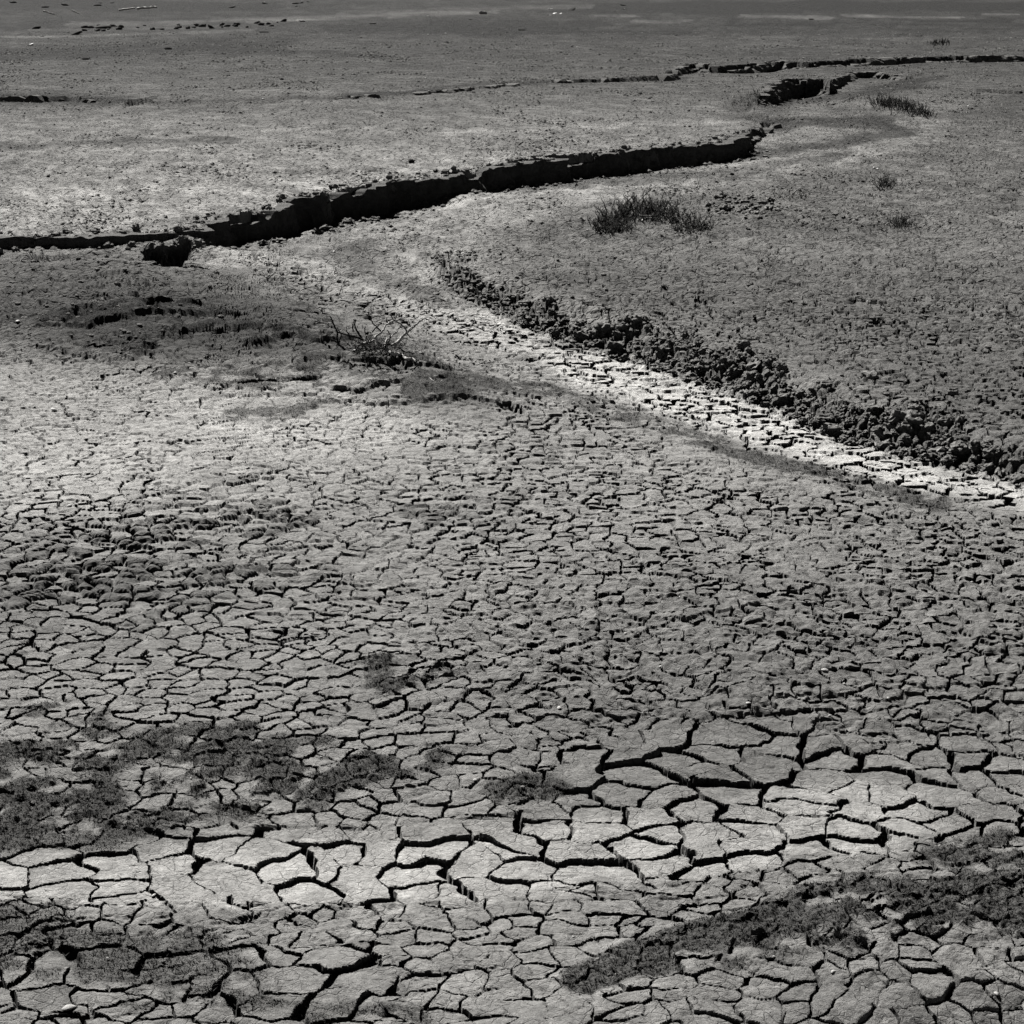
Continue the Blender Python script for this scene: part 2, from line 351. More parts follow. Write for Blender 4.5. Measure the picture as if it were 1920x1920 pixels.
tone(blob(U, V, 1600, 1180, 600, 320, 0, .6), .80)
tone(blob(U, V, 900, 1380, 500, 120, 0, .6), .9)
stroke([(380,478),(560,500),(760,560),(960,640),(1160,705)], 66, 1.6)
stroke([(1120,695),(1340,765),(1520,830),(1700,880),(1920,925),(2300,1010)], 92, 2.1, 2.2, .25)
stroke([(1500,840),(1700,885),(1960,935)], 24, 1.35)
stroke([(-100,1655),(350,1650),(700,1640),(1000,1620),(1350,1560),(1650,1520)], 130, 1.55, 1.6)
stroke([(780,470),(860,560),(960,610)], 34, 1.25)
stroke([(640,470),(700,520),(820,555)], 55, .62)
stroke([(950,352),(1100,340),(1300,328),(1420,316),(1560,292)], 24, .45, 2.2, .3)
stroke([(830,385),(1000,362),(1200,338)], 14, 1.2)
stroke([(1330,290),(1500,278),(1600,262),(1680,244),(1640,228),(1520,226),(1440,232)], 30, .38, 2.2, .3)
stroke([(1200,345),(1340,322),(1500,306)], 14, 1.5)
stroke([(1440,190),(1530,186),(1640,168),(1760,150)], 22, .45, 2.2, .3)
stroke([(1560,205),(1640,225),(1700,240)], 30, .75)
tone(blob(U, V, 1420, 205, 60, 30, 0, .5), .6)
stroke([(820,250),(1100,238),(1380,228)], 10, 1.35)
stroke([(-60,272),(120,272),(260,264),(420,262)], 18, .5, 2.2, .2); stroke([(560,322),(700,318),(760,324)], 12, .7)
stroke([(180,440),(330,415),(450,395)], 20, .72); stroke([(-50,455),(150,452),(290,448)], 22, .45)
stroke([(430,345),(520,350),(590,362)], 14, .6)
stroke([(-100,184),(120,182),(200,188)], 34, .5, 2.2, .2); stroke([(200,190),(420,188),(640,182),(800,168)], 9, .55)
stroke([(640,180),(760,172),(860,160)], 12, .55); stroke([(880,160),(1000,154),(1250,146)], 12, .6)
stroke([(460,170),(600,171)], 7, 1.35); stroke([(700,144),(890,147)], 6, 1.4); stroke([(240,160),(300,160)], 14, 1.2)
stroke([(500,95),(600,98),(720,108)], 10, .55); stroke([(480,90),(590,89)], 5, 1.4)
stroke([(790,272),(870,274)], 8, .7)
stroke([(-200,100),(150,98),(350,88),(520,84)], 30, .5, 1.6)
stroke([(620,52),(760,52),(900,56),(1100,52)], 24, .42, 1.8); stroke([(900,62),(1060,60),(1280,62)], 10, .6, 1.8)
stroke([(-100,45),(200,44),(420,38)], 18, .8, 1.8)
stroke([(60,56),(180,55),(340,52)], 6, 1.95, 1.8); stroke([(-60,69),(100,69),(300,63),(480,55)], 5, 2.21, 1.8)
stroke([(110,46),(300,44),(470,38),(620,33),(760,27),(930,24)], 11, 2.47, 1.8); stroke([(560,38),(640,37),(720,33)], 5, 1.95, 1.8)
stroke([(640,24),(900,18),(1100,12)], 12, 1.69, 1.8)
stroke([(-200,10),(200,8),(500,14)], 22, .5, 1.8); stroke([(1120,14),(1400,10),(1700,12),(2000,14)], 20, .38, 1.8); stroke([(1000,20),(1200,22),(1500,20)], 10, .6, 1.8)
stroke([(1370,30),(1470,32),(1520,34)], 6, 2.34, 1.8); stroke([(1560,29),(1700,32),(1810,33)], 5, 2.60, 1.8); stroke([(1840,27),(1920,27)], 5, 2.86, 1.8); stroke([(1890,40),(1980,41)], 6, 2.86, 1.8)
stroke([(1110,29),(1180,30)], 4, 2.21, 1.8); stroke([(1160,40),(1260,41)], 6, 1.95, 1.8); stroke([(1350,47),(1540,46)], 6, .5, 1.8); stroke([(1740,39),(1920,41)], 6, .5, 1.8)
stroke([(1100,90),(1180,92)], 7, 1.45); stroke([(1400,82),(1500,84),(1640,90),(1790,101)], 8, 1.35); stroke([(1580,71),(1690,75)], 5, 1.5)
stroke([(1190,100),(1290,104),(1310,108)], 6, 1.5); stroke([(1340,70),(1460,69)], 4, 1.4); stroke([(1690,80),(1735,70)], 5, 1.5)
tone(S01((Y - 150) / 300) * (V < 4), 1.5)
for a in [(1240,1270,260,60,0),(1000,1140,130,40,0)]: tone(blob(U, V, *a, .5), 1.06)
stroke([(1250,1800),(1000,1850),(820,1880)], 90, 1.2, 1.6); stroke([(1500,1850),(1800,1870)], 100, .85, 1.6)
tone(np.clip(hummock * (1 - big), 0, 1), .66)
tone(np.clip(moss, 0, 1), .38)
tone(hmz * (1 - pale * .8) * S01((mn + .5) / .3), .29); tone(bk, .78)
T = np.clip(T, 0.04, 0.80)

# plate numbers (0 = not a plate)
pid = np.where(big > .5, A['id'] * 2, B['id'] * 2 + 1)
dsel = np.where(big > .5, A['d'] / wA, np.where(missB, 9, B['d'] / wB))
okp = (dsel > 1.0) & (moss < .6) & (bk < .3) & (Y < 30) & (V < 2100) & (U > -250) & (U < 2170)
pid = np.where(okp, pid, 0)

# ------------------------------------------------------------------ materials
def mat(name, base=None, attr=None, rough=.95, grain=((60, .25), (300, .2)), bump=((90, .006), (340, .003)), warm=(1.0, .985, .955), spec=.15):
    m = bpy.data.materials.new(name); m.use_nodes = True; n = m.node_tree; n.nodes.clear()
    out = n.nodes.new("ShaderNodeOutputMaterial"); b = n.nodes.new("ShaderNodeBsdfPrincipled")
    n.links.new(b.outputs[0], out.inputs[0]); b.inputs['Roughness'].default_value = rough
    b.inputs['Specular IOR Level'].default_value = spec
    tc = n.nodes.new("ShaderNodeTexCoord"); src = None
    if attr:
        a = n.nodes.new("ShaderNodeAttribute"); a.attribute_name = attr; src = a.outputs['Fac']
    else:
        v = n.nodes.new("ShaderNodeValue"); v.outputs[0].default_value = base; src = v.outputs[0]
    for sc, k in grain:
        t = n.nodes.new("ShaderNodeTexNoise"); t.inputs['Scale'].default_value = sc; t.inputs['Detail'].default_value = 4; t.inputs['Roughness'].default_value = .65
        n.links.new(tc.outputs['Object'], t.inputs['Vector'])
        r = n.nodes.new("ShaderNodeMapRange"); r.inputs[1].default_value = .3; r.inputs[2].default_value = .7
        r.inputs[3].default_value = 1 - k; r.inputs[4].default_value = 1 + k
        n.links.new(t.outputs['Fac'], r.inputs[0])
        q = n.nodes.new("ShaderNodeMath"); q.operation = 'MULTIPLY'; n.links.new(src, q.inputs[0]); n.links.new(r.outputs[0], q.inputs[1]); src = q.outputs[0]
    cm = n.nodes.new("ShaderNodeVectorMath"); cm.operation = 'SCALE'; cm.inputs[0].default_value = warm
    n.links.new(src, cm.inputs['Scale']); n.links.new(cm.outputs[0], b.inputs['Base Color'])
    prev = None
    for sc, k in bump:
        t = n.nodes.new("ShaderNodeTexNoise"); t.inputs['Scale'].default_value = sc; t.inputs['Detail'].default_value = 5; t.inputs['Roughness'].default_value = .7
        n.links.new(tc.outputs['Object'], t.inputs['Vector'])
        u = n.nodes.new("ShaderNodeBump"); u.inputs['Distance'].default_value = k; u.inputs['Strength'].default_value = 1
        n.links.new(t.outputs['Fac'], u.inputs['Height'])
        if prev: n.links.new(prev.outputs[0], u.inputs['Normal'])
        prev = u
    if prev: n.links.new(prev.outputs[0], b.inputs['Normal'])
    return m
def veins(m):
    n = m.node_tree; b = [x for x in n.nodes if x.type == 'BSDF_PRINCIPLED'][0]; last = b.inputs['Normal'].links[0].from_node
    tc = n.nodes.new("ShaderNodeTexCoord"); at_ = n.nodes.new("ShaderNodeAttribute"); at_.attribute_name = "veins"
    wz = n.nodes.new("ShaderNodeTexNoise"); wz.inputs['Scale'].default_value = 9; wz.inputs['Detail'].default_value = 3
    n.links.new(tc.outputs['Object'], wz.inputs['Vector'])
    ad = n.nodes.new("ShaderNodeVectorMath"); ad.operation = 'MULTIPLY_ADD'; ad.inputs[1].default_value = (.07, .07, 0)
    n.links.new(wz.outputs['Color'], ad.inputs[0]); n.links.new(tc.outputs['Object'], ad.inputs[2])
    fl = n.nodes.new("ShaderNodeVectorMath"); fl.operation = 'MULTIPLY'; fl.inputs[1].default_value = (.85, 1.05, 0); n.links.new(ad.outputs[0], fl.inputs[0])
    for sc, wd, dist, chan in ((8.5, .17, .045, 0), (21, .07, .012, 1)):
        v = n.nodes.new("ShaderNodeTexVoronoi"); v.voronoi_dimensions = '2D'; v.feature = 'DISTANCE_TO_EDGE'; v.inputs['Scale'].default_value = sc
        n.links.new(fl.outputs[0], v.inputs['Vector'])
        mr = n.nodes.new("ShaderNodeMapRange"); mr.interpolation_type = 'SMOOTHSTEP'; mr.inputs[1].default_value = 0; mr.inputs[2].default_value = wd; n.links.new(v.outputs['Distance'], mr.inputs[0])
        mk = n.nodes.new("ShaderNodeTexNoise"); mk.inputs['Scale'].default_value = 2.3 + 3 * chan; n.links.new(tc.outputs['Object'], mk.inputs['Vector'])
        mm = n.nodes.new("ShaderNodeMapRange"); mm.inputs[1].default_value = .36; mm.inputs[2].default_value = .50; n.links.new(mk.outputs['Fac'], mm.inputs[0])
        st = n.nodes.new("ShaderNodeMath"); st.operation = 'MULTIPLY'; n.links.new(mm.outputs[0], st.inputs[0])
        if chan == 0: n.links.new(at_.outputs['Fac'], st.inputs[1])
        else: st.inputs[1].default_value = .8
        bu = n.nodes.new("ShaderNodeBump"); bu.inputs['Distance'].default_value = dist; n.links.new(mr.outputs[0], bu.inputs['Height']); n.links.new(st.outputs[0], bu.inputs['Strength'])
        n.links.new(last.outputs[0], bu.inputs['Normal']); last = bu
    n.links.new(last.outputs[0], b.inputs['Normal'])
M_mud = mat("dry_mud", attr="tone", grain=((60, .25), (300, .2), (13, .22)), bump=((38, .016), (160, .008)))
veins(M_mud)
M_clod = mat("crumbly_mud", .36, bump=((3.5, .012), (11, .006)), grain=((2, .3), (8, .25)))
M_clods = mat("crumbly_mud_small", .34, bump=((90, .012), (260, .005)), grain=((30, .3), (200, .2)))
M_moss = mat("dark_algae", .075, grain=((40, .5),), bump=())
M_dead = mat("bleached_wood", .85, bump=((80, .004),), grain=((120, .15),))
M_twig = mat("grey_twig", .16, bump=(), grain=((60, .4),))
M_dark = mat("dark_twig", .045, bump=(), grain=((60, .4),))
M_shell = mat("white_shell", .75, rough=.5, spec=.4, bump=((150, .002),), grain=((90, .08),))
M_stone = mat("dark_stone", .07, bump=((40, .01),), grain=((30, .3),))

# ------------------------------------------------------------------ the ground and its plates as meshes
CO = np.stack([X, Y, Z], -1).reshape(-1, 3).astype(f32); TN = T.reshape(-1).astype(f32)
VN = (np.clip(.15 + S01((Y - 11) / 9) + .3 * S01((Y - 20) / 10), 0, 1.4) * (1 - bk) * (1 - .8 * np.clip(moss, 0, 1))).reshape(-1).astype(f32)
idx = np.arange(NR * NC).reshape(NR, NC)
Q = np.stack([idx[:-1, :-1], idx[1:, :-1], idx[1:, 1:], idx[:-1, 1:]], -1).reshape(-1, 4)
pf = pid.reshape(-1)
q0 = pf[Q[:, 0]]; same = (q0 > 0) & (pf[Q[:, 1]] == q0) & (pf[Q[:, 2]] == q0) & (pf[Q[:, 3]] == q0)
lab = np.where(same, q0, 0)
def link(name, me, m, parent=None, label=None, cat=None, group=None, kind=None):
    o = bpy.data.objects.new(name, me); COL.objects.link(o)
    if me is not None and m is not None: me.materials.append(m)
    if parent is not None: o.parent = parent
    for k, v in (('label', label), ('category', cat), ('group', group), ('kind', kind)):
        if v: o[k] = v
    return o
def net(name, quads, **kw):
    used, inv = np.unique(quads.reshape(-1), return_inverse=True)
    me = bpy.data.meshes.new(name); nq = len(quads)
    me.vertices.add(len(used)); me.vertices.foreach_set('co', CO[used].reshape(-1))
    me.loops.add(nq * 4); me.loops.foreach_set('vertex_index', inv.reshape(-1).astype(np.int32))
    me.polygons.add(nq); me.polygons.foreach_set('loop_start', np.arange(0, nq * 4, 4, dtype=np.int32))
    me.polygons.foreach_set('use_smooth', np.zeros(nq, bool))
    a = me.attributes.new('tone', 'FLOAT', 'POINT'); a.data.foreach_set('value', TN[used])
    a = me.attributes.new('veins', 'FLOAT', 'POINT'); a.data.foreach_set('value', VN[used])
    me.update(calc_edges=True)
    return link(name, me, M_mud, **kw)
order = np.argsort(lab, kind='stable'); ls = lab[order]
starts = np.flatnonzero(np.concatenate([[True], ls[1:] != ls[:-1]])); ends = np.concatenate([starts[1:], [len(ls)]])
sz = ends - starts
qc = Q[:, 0]; inframe = (U.reshape(-1)[qc] > 0) & (U.reshape(-1)[qc] < 1920) & (V.reshape(-1)[qc] < 1920)
infs = inframe[order]; vis = np.array([infs[a:b].sum() for a, b in zip(starts, ends)]); vis[ls[starts] == 0] = 0
top = np.argsort(-vis)[:300]; top = [k for k in top if vis[k] > 60]
topm = np.zeros(len(starts), bool); topm[top] = True
ground = net('mudflat', Q[lab == 0], kind='structure')
for k in top: net('mud_plate', Q[order[starts[k]:ends[k]]], parent=ground)
rest = np.concatenate([order[starts[k]:ends[k]] for k in range(len(starts)) if ls[starts[k]] > 0 and not topm[k]])
net('small_mud_plates', Q[rest], parent=ground, kind='stuff')
print('plates', len(top), 'others', len(starts), 'quads', len(Q))
# the broken faces of the creek banks, standing just in front of the steps in the ground
def bank_face(pts, Zt, seed):
    runs = []; cur = []
    for p in pts:
        if p[2] < .5 and p[0] > -40 and p[0] < 60: cur.append(p)
        else:
            if len(cur) > 1: runs.append(cur)
            cur = []
    if len(cur) > 1: runs.append(cur)
    for run in runs:
        P = np.array([(p[0], p[1]) for p in run]); L = np.concatenate([[0], np.cumsum(np.hypot(*np.diff(P, axis=0).T))])
        st = max(.018, .0012 * P[:, 1].mean()); tt = np.arange(0, L[-1], st); n = len(tt)
        if n < 3: continue
        px = np.interp(tt, L, P[:, 0]); py = np.interp(tt, L, P[:, 1])
        sm = max(3, int(.15 / st)) | 1; kk = np.ones(sm) / sm
        gx = np.gradient(px); gy = np.gradient(py); gx = np.convolve(np.pad(gx, sm // 2, mode='edge'), kk, 'valid'); gy = np.convolve(np.pad(gy, sm // 2, mode='edge'), kk, 'valid')
        gl = np.hypot(gx, gy) + 1e-9; nx, ny = gy / gl, -gx / gl
        ax, ay = warp(px, py); bx, by = px - ax, py - ay
        dyl = 1.15 * by * by / (CAM_H * FPX); back = .10 + .9 * dyl; front = .03 + .5 * dyl
        taper = np.clip(np.minimum(tt, L[-1] - tt) / .5, 0, 1)
        zt = macro(bx - nx * (back + .15), by - ny * (back + .15)) + .006 - .06 * (1 - taper) - (.10 * S01((fbm(tt * .9, tt * 0 + .3, 3, seed + 21) - .05) / .25) + .03 * np.abs(fbm(tt * 5, tt * 0, 3, seed + 23))) * np.clip(by / 25, .6, 1.5) * taper; zb = macro(bx + nx * (front + .1), by + ny * (front + .1)) - .04
        rows_ = []
        K = 14
        for k in range(-1, K + 1):
            if k < 0: ox = bx - nx * back; oy = by - ny * back; oz = zt - .008
            else:
                f = k / K; z = zt + (zb - zt) * f
                lf = fbm(tt * 2.3, z * 3 + np.zeros(n), 3, seed) * .09 + fbm(tt * 8, z * 9, 3, seed + 9) * .035
                out = front * (.35 + .65 * f ** .5) + lf * taper * np.clip(by / 25, .6, 1.6) + (.03 if k == 0 else 0)
                ox = bx + nx * out; oy = by + ny * out; oz = z + (.012 * fbm(tt * 6, tt * 0, 2, seed + 4) if k == 0 else 0)
            rows_.append(np.stack([ox, oy, oz], 1))
        V_ = np.stack(rows_); m = V_.shape[0]; ii = np.arange(m * n).reshape(m, n)
        q = np.stack([ii[:-1, :-1], ii[1:, :-1], ii[1:, 1:], ii[:-1, 1:]], -1).reshape(-1, 4)
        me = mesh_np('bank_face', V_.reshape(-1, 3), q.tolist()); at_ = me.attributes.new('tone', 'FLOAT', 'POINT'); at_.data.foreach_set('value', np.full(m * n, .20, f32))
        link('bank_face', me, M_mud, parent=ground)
def mesh_np(name, v, faces, smooth=False):
    me = bpy.data.meshes.new(name); me.from_pydata([tuple(p) for p in v], [], [tuple(f) for f in faces])
    if smooth: me.polygons.foreach_set('use_smooth', np.ones(len(faces), bool))
    me.update(); return me
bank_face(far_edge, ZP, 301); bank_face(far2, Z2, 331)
# height look-up for whatever stands on the ground
bsx, bsy = X, Y
def ground_z(x, y):
    u, v = proj(x, y, 0.0)
    j = int(np.clip(np.searchsorted(ucol, u), 0, NC - 1)); k = int(np.clip(np.searchsorted(R[:, j], v), 1, NR - 2))
    return float(Z[k, j])
def foot(u, v):
    """where the ray through (u, v) meets the modelled ground"""
    j = int(np.clip(np.searchsorted(ucol, u), 0, NC - 1))
    _, pvv = proj(X[:, j], Y[:, j], Z[:, j])
    k = int(np.argmin(np.abs(pvv[::-1] - v))); k = NR - 1 - k
    return Vector((float(X[k, j]), float(Y[k, j]), float(Z[k, j])))

# ------------------------------------------------------------------ small things: builders
def mesh_np(name, v, faces, smooth=False):
    me = bpy.data.meshes.new(name); me.from_pydata([tuple(p) for p in v], [], [tuple(f) for f in faces])
    if smooth: me.polygons.foreach_set('use_smooth', np.ones(len(faces), bool))
    me.update(); return me
class Tubes:
    def __init__(self, sides=4): self.v = []; self.f = []; self.n = sides
    def add(self, pts, r0, r1, o=None):
        pts = [Vector(p) for p in pts]; n = self.n; b = len(self.v); m = len(pts)
        for i, p in enumerate(pts):
            d = (pts[min(i + 1, m - 1)] - pts[max(i - 1, 0)]); d = d.normalized() if d.length > 1e-9 else Vector((0, 0, 1))
            a = d.cross(Vector((.31, .2, .93)) if abs(d.z) < .9 else Vector((1, 0, 0))).normalized(); c = d.cross(a)
            r = r0 + (r1 - r0) * i / (m - 1)
            for k in range(n):
                t = 2 * math.pi * k / n; self.v.append(p + (a * math.cos(t) + c * math.sin(t)) * r * (.85 + .3 * ((i * 7 + k) % 3) / 2))
        for i in range(m - 1):
            for k in range(n):
                k2 = (k + 1) % n; self.f.append((b + i * n + k, b + i * n + k2, b + (i + 1) * n + k2, b + (i + 1) * n + k))
        self.f.append(tuple(b + k for k in range(n))[::-1]); self.f.append(tuple(b + (m - 1) * n + k for k in range(n)))
    def build(self, name, m, parent, origin, smooth=True, **kw):
        me = mesh_np(name, [p - origin for p in self.v], self.f, smooth)
        return link(name, me, m, parent=parent, **kw)
def thing(name, loc, label, cat, group=None):
    o = link(name, None, None, label=label, cat=cat, group=group); o.location = loc; o.empty_display_size = .1; return o
def curve(pts, n=4):
    """smooth chain through points"""
    out = []; P = [Vector(p) for p in pts]
    for i in range(len(P) - 1):
        p0 = P[max(i - 1, 0)]; p1 = P[i]; p2 = P[i + 1]; p3 = P[min(i + 2, len(P) - 1)]
        for k in range(n):
            t = k / n
            out.append(.5 * ((2 * p1) + (p2 - p0) * t + (2 * p0 - 5 * p1 + 4 * p2 - p3) * t * t + (3 * p1 - p0 - 3 * p2 + p3) * t ** 3))
    out.append(P[-1]); return out
def lump(seed, sub=2, sq=(1, 1, .75), amp=.28, fr=1.6, angular=0.0):
    """a lumpy closed body of radius about 1"""
    import bmesh
    from mathutils import noise as mn_
    bm = bmesh.new(); bmesh.ops.create_icosphere(bm, subdivisions=sub, radius=1)
    for v in bm.verts:
        p = v.co * fr + Vector((seed * 3.1, seed * 1.7, seed))
        k = 1 + amp * mn_.noise(p) + amp * .6 * mn_.noise(p * 2.3) + amp * .5 * (.3 - abs(mn_.noise(p * 4.2))) + amp * .35 * mn_.noise(p * 9)
        if angular: k *= 1 - angular * max(0, mn_.cell(v.co * 1.3 + Vector((seed, 0, 0))))
        v.co = Vector((v.co.x * sq[0], v.co.y * sq[1], v.co.z * sq[2])) * k
    V_ = np.array([v.co[:] for v in bm.verts]); F_ = [tuple(x.index for x in f.verts) for f in bm.faces]
    bm.free(); return V_, F_

# ------------------------------------------------------------------ crumbled clods of the bank (parts of the mudflat)
clodv = [lump(k + 1, 3, (1, .9 + .05 * k, .72), .55, 1.7) for k in range(6)]
clodc = [lump(k + 1, 1, (1, .9 + .05 * k, .72), .34, 1.5) for k in range(6)]
clod_me = []
for k, (v, f) in enumerate(clodv):
    me = mesh_np('mud_clod', v, f, True); me.materials.append(M_clod); me.polygons.foreach_set('use_smooth', np.zeros(len(f), bool)); clod_me.append(me)
inf = (U > 0) & (U < 1930) & (V < 1930)
cand = []
def pick(mask, n, lo, hi, pw=2.2):
    jj = np.flatnonzero(mask.reshape(-1)); a = (DX * DY).reshape(-1)[jj]; a = a / a.sum()
    jj = rng.choice(jj, n, p=a)
    for j in jj:
        r = lo + (hi - lo) * rng.random() ** pw; cand.append((CO[j, 0] + rng.normal() * .01, CO[j, 1] + rng.normal() * .02, CO[j, 2] + r * .25, r))
pick((bk > .5) & (U > 780) & (U < 2150), 1500, .008, .042, 2.2)
pick((bk > .5) & (U > 900) & (U < 2150), 60, .035, .075, 1.3)
pick((bank > .05) & (bk < .5) & (U > 780) & (U < 2150), 300, .006, .022)
pick(insR & (dR < 2.5) & inf & (Y < 22), 160, .008, .035, 3)
pick((blob(U, V, 1400, 388, 75, 20, 4, .5) > .4), 150, .02, .065, 2)
pick((blob(U, V, 1540, 402, 60, 9, 4, .5) > .4), 30, .015, .04, 2)
pick((blob(U, V, 180, 560, 260, 70, 0, .5) > .4), 260, .010, .035, 2.5)
pick(insF & (dF < .45) & (Y < 38) & (U > 0) & (U < 1440), 500, .012, .06, 2.5)
pick(~insF & (dF > .15) & (dF < .7) & (Y < 38) & (U > 0) & (U < 1440), 240, .012, .07, 2.5)
pick(inf & (rough > .5) & (Y < 14), 260, .004, .014, 3)
cand.sort(key=lambda c: -c[3] / c[1])
vv = []; ff = []; off = 0
for i, (x, y, z, r) in enumerate(cand):
    k = i % 6; a = rng.random() * 6.283; tilt = rng.normal() * .4
    if i < 300:
        o = bpy.data.objects.new('mud_clod', clod_me[k]); COL.objects.link(o); o.parent = ground
        o.location = (x, y, z); o.rotation_euler = (tilt, tilt * .5, a); o.scale = (r * rng.uniform(.8, 1.3), r, r * rng.uniform(.75, 1.15))
    else:
        v, f = clodc[k]; c, s_ = math.cos(a), math.sin(a)
        q = v * r; vv.append(np.stack([q[:, 0] * c - q[:, 1] * s_ + x, q[:, 0] * s_ + q[:, 1] * c + y, q[:, 2] * rng.uniform(.7, 1.2) + z], 1))
        ff.append(np.array(f) + off); off += len(v)
vv = np.concatenate(vv); ff = np.concatenate(ff)
def tri_mesh(name, v, f, smooth=True):
    me = bpy.data.meshes.new(name); me.vertices.add(len(v)); me.vertices.foreach_set('co', v.astype(f32).reshape(-1))
    me.loops.add(len(f) * 3); me.loops.foreach_set('vertex_index', f.astype(np.int32).reshape(-1))
    me.polygons.add(len(f)); me.polygons.foreach_set('loop_start', np.arange(0, len(f) * 3, 3, dtype=np.int32))
    me.polygons.foreach_set('use_smooth', np.full(len(f), smooth)); me.update(calc_edges=True); return me
# crumbs all over the farther flats, too small to tell apart
jj = np.flatnonzero(((V < 470) & (V > 60) & (U > -60) & (U < 1980)).reshape(-1)); pa = (DX * DY).reshape(-1)[jj] / np.maximum(Y.reshape(-1)[jj], 10) ** 2.2 * np.exp(2.2 * fbm(X, Y * .6, 3, 251)).reshape(-1)[jj]; pa /= pa.sum()
NCR = 28000; jj = rng.choice(jj, NCR, p=pa); cb = CO[jj].astype(float); cb[:, :2] += rng.normal(0, .05, (NCR, 2))
rr = (.007 + .019 * rng.random(NCR) ** 2.5) * (cb[:, 1] / 28) ** .5
ov = np.array([(1, 0, 0), (0, 1, 0), (-1, 0, 0), (0, -1, 0), (.1, .1, .8), (0, 0, -.6)], float); of = np.array([(0,1,4),(1,2,4),(2,3,4),(3,0,4),(1,0,5),(2,1,5),(3,2,5),(0,3,5)])
vv = np.concatenate([vv, (cb[:, None, :] + (ov[None] * rr[:, None, None]) * (1 + .35 * rng.normal(size=(NCR, 6, 1)).clip(-1.5, 1.5)) * np.array([1.5, 1, 1])).reshape(-1, 3)])
ff = np.concatenate([ff, (of[None] + off + 6 * np.arange(NCR)[:, None, None]).reshape(-1, 3)])
link('small_mud_clods', tri_mesh('small_mud_clods', vv, ff, False), M_clods, parent=ground, kind='stuff')

# algae and moss: short dark blades standing on the damp mud
mk = (moss * (.7 + .6 * rng.random(moss.shape)) > .55) & (V < 2000) & (U > -60) & (U < 1980) & (Y < 20)
jj = np.flatnonzero(mk.reshape(-1)); pa = (DX * DY).reshape(-1)[jj] / np.maximum(Y.reshape(-1)[jj], 5) ** 1.5; pa /= pa.sum()
NB = 90000; jj = rng.choice(jj, NB, p=pa); b = CO[jj].astype(float); b[:, :2] += rng.normal(0, .006, (NB, 2))
a = rng.random(NB) * 6.283; w = .0012 + .0018 * rng.random(NB); h = .003 + .006 * rng.random(NB) ** 2
dx = np.stack([np.cos(a) * w, np.sin(a) * w, np.zeros(NB)], 1); tip = b + np.stack([rng.normal(0, .007, NB), rng.normal(0, .007, NB), h], 1)
V_ = np.stack([b - dx - [0, 0, .002], b + dx - [0, 0, .002], tip], 1).reshape(-1, 3)
link('moss', tri_mesh('moss', V_, np.arange(NB * 3).reshape(-1, 3), False), M_moss, label='dark algae and moss fuzz on the damp patches of the mud', cat='moss', kind='stuff')

# ------------------------------------------------------------------ the dead bush with the bleached root
def ray_at(u, v, y):
    w = 960.0 - v; d = Vector((u - 960.0, FPX * CP + w * SP, -FPX * SP + w * CP)); t = y / d.y
    return Vector((0, 0, CAM_H)) + d * t
def traced(pts, f, base_y, depths=0.0):
    out = []
    for i, (px, py) in enumerate(pts):
        u, v = f(px, py); dd = depths[i] if isinstance(depths, (list, tuple)) else depths
        out.append(ray_at(u, v, base_y + dd))
    return out
fA = lambda x, y: (580 + x / 6.4, 560 + y / 6.4)
fp = foot(733, 664); base = Vector(fp)
bush = thing('dead_bush', base, 'bare dead twig bush with a bleached white root on dark hummocky mud left of centre', 'bush')
y0 = base.y
def lay(pts, up=.014, f=fA): return [foot(*f(px, py)) + Vector((0, 0, up)) for px, py in pts]
t = Tubes(6)
t.add(curve(traced([(950, 480), (925, 550), (922, 605)], fA, y0, [.06, .04, 0]) + lay([(955, 655), (1000, 690)], .02)), .017, .016)
t.add(curve(traced([(930, 555), (885, 540)], fA, y0, .02)), .009, .006)
t.build('root', M_dead, bush, base, label='bleached white twisted root at the foot of the bush')
t = Tubes(6)
t.add(curve(lay([(1000, 685), (1060, 690), (1120, 708), (1170, 735), (1235, 755), (1305, 797)])), .014, .010)
t.add(curve(lay([(990, 690), (1000, 728), (1060, 722), (1120, 712)], .01)), .006, .005)
t.build('branch', M_dead, bush, base, label='bleached white branch lying forward on the mud')
def arm(name, m, lines, r0, r1, sd=6):
    for ln, dep in lines:
        t = Tubes(sd); pts = curve(traced(ln, fA, y0, dep), 5)
        pts = [p + Vector((random.gauss(0, .0018), random.gauss(0, .004), random.gauss(0, .0018))) for p in pts]
        t.add(pts, r0, r1); t.build(name, m, bush, base)
M_grey = mat("weathered_grey_wood", .75, bump=((80, .004),), grain=((120, .3),))
arm('branch', M_grey, [([(985, 560), (1060, 520), (1120, 450), (1165, 400), (1155, 365), (1110, 315), (1060, 285), (1030, 262), (1000, 240), (968, 185)], [0, .02, .03, .05, .05, .04, .02, 0, 0, -.02]),
    ([(1020, 590), (1050, 520), (1100, 470), (1165, 410), (1240, 355), (1300, 290), (1350, 250), (1400, 243), (1435, 258)], [.05, .06, .08, .1, .12, .13, .15, .16, .17]),
    ([(640, 545), (690, 522), (760, 510), (800, 450), (870, 400), (915, 330), (960, 285), (1010, 265), (1060, 262)], [0, -.02, -.03, -.04, -.05, -.03, 0, .02, .03])], .0095, .005)
arm('branch', M_grey, [([(1110, 312), (1060, 370), (1015, 432)], .04), ([(1040, 560), (1100, 500), (1150, 430)], .12), ([(1190, 400), (1215, 350), (1290, 300)], .1), ([(1170, 410), (1215, 465)], .06),
    ([(1040, 215), (1050, 190), (1045, 170)], 0), ([(1035, 262), (1110, 235), (1180, 210)], .05), ([(690, 520), (680, 440), (720, 470)], -.04), ([(1060, 380), (980, 460), (945, 520)], .03)], .006, .0034, 5)
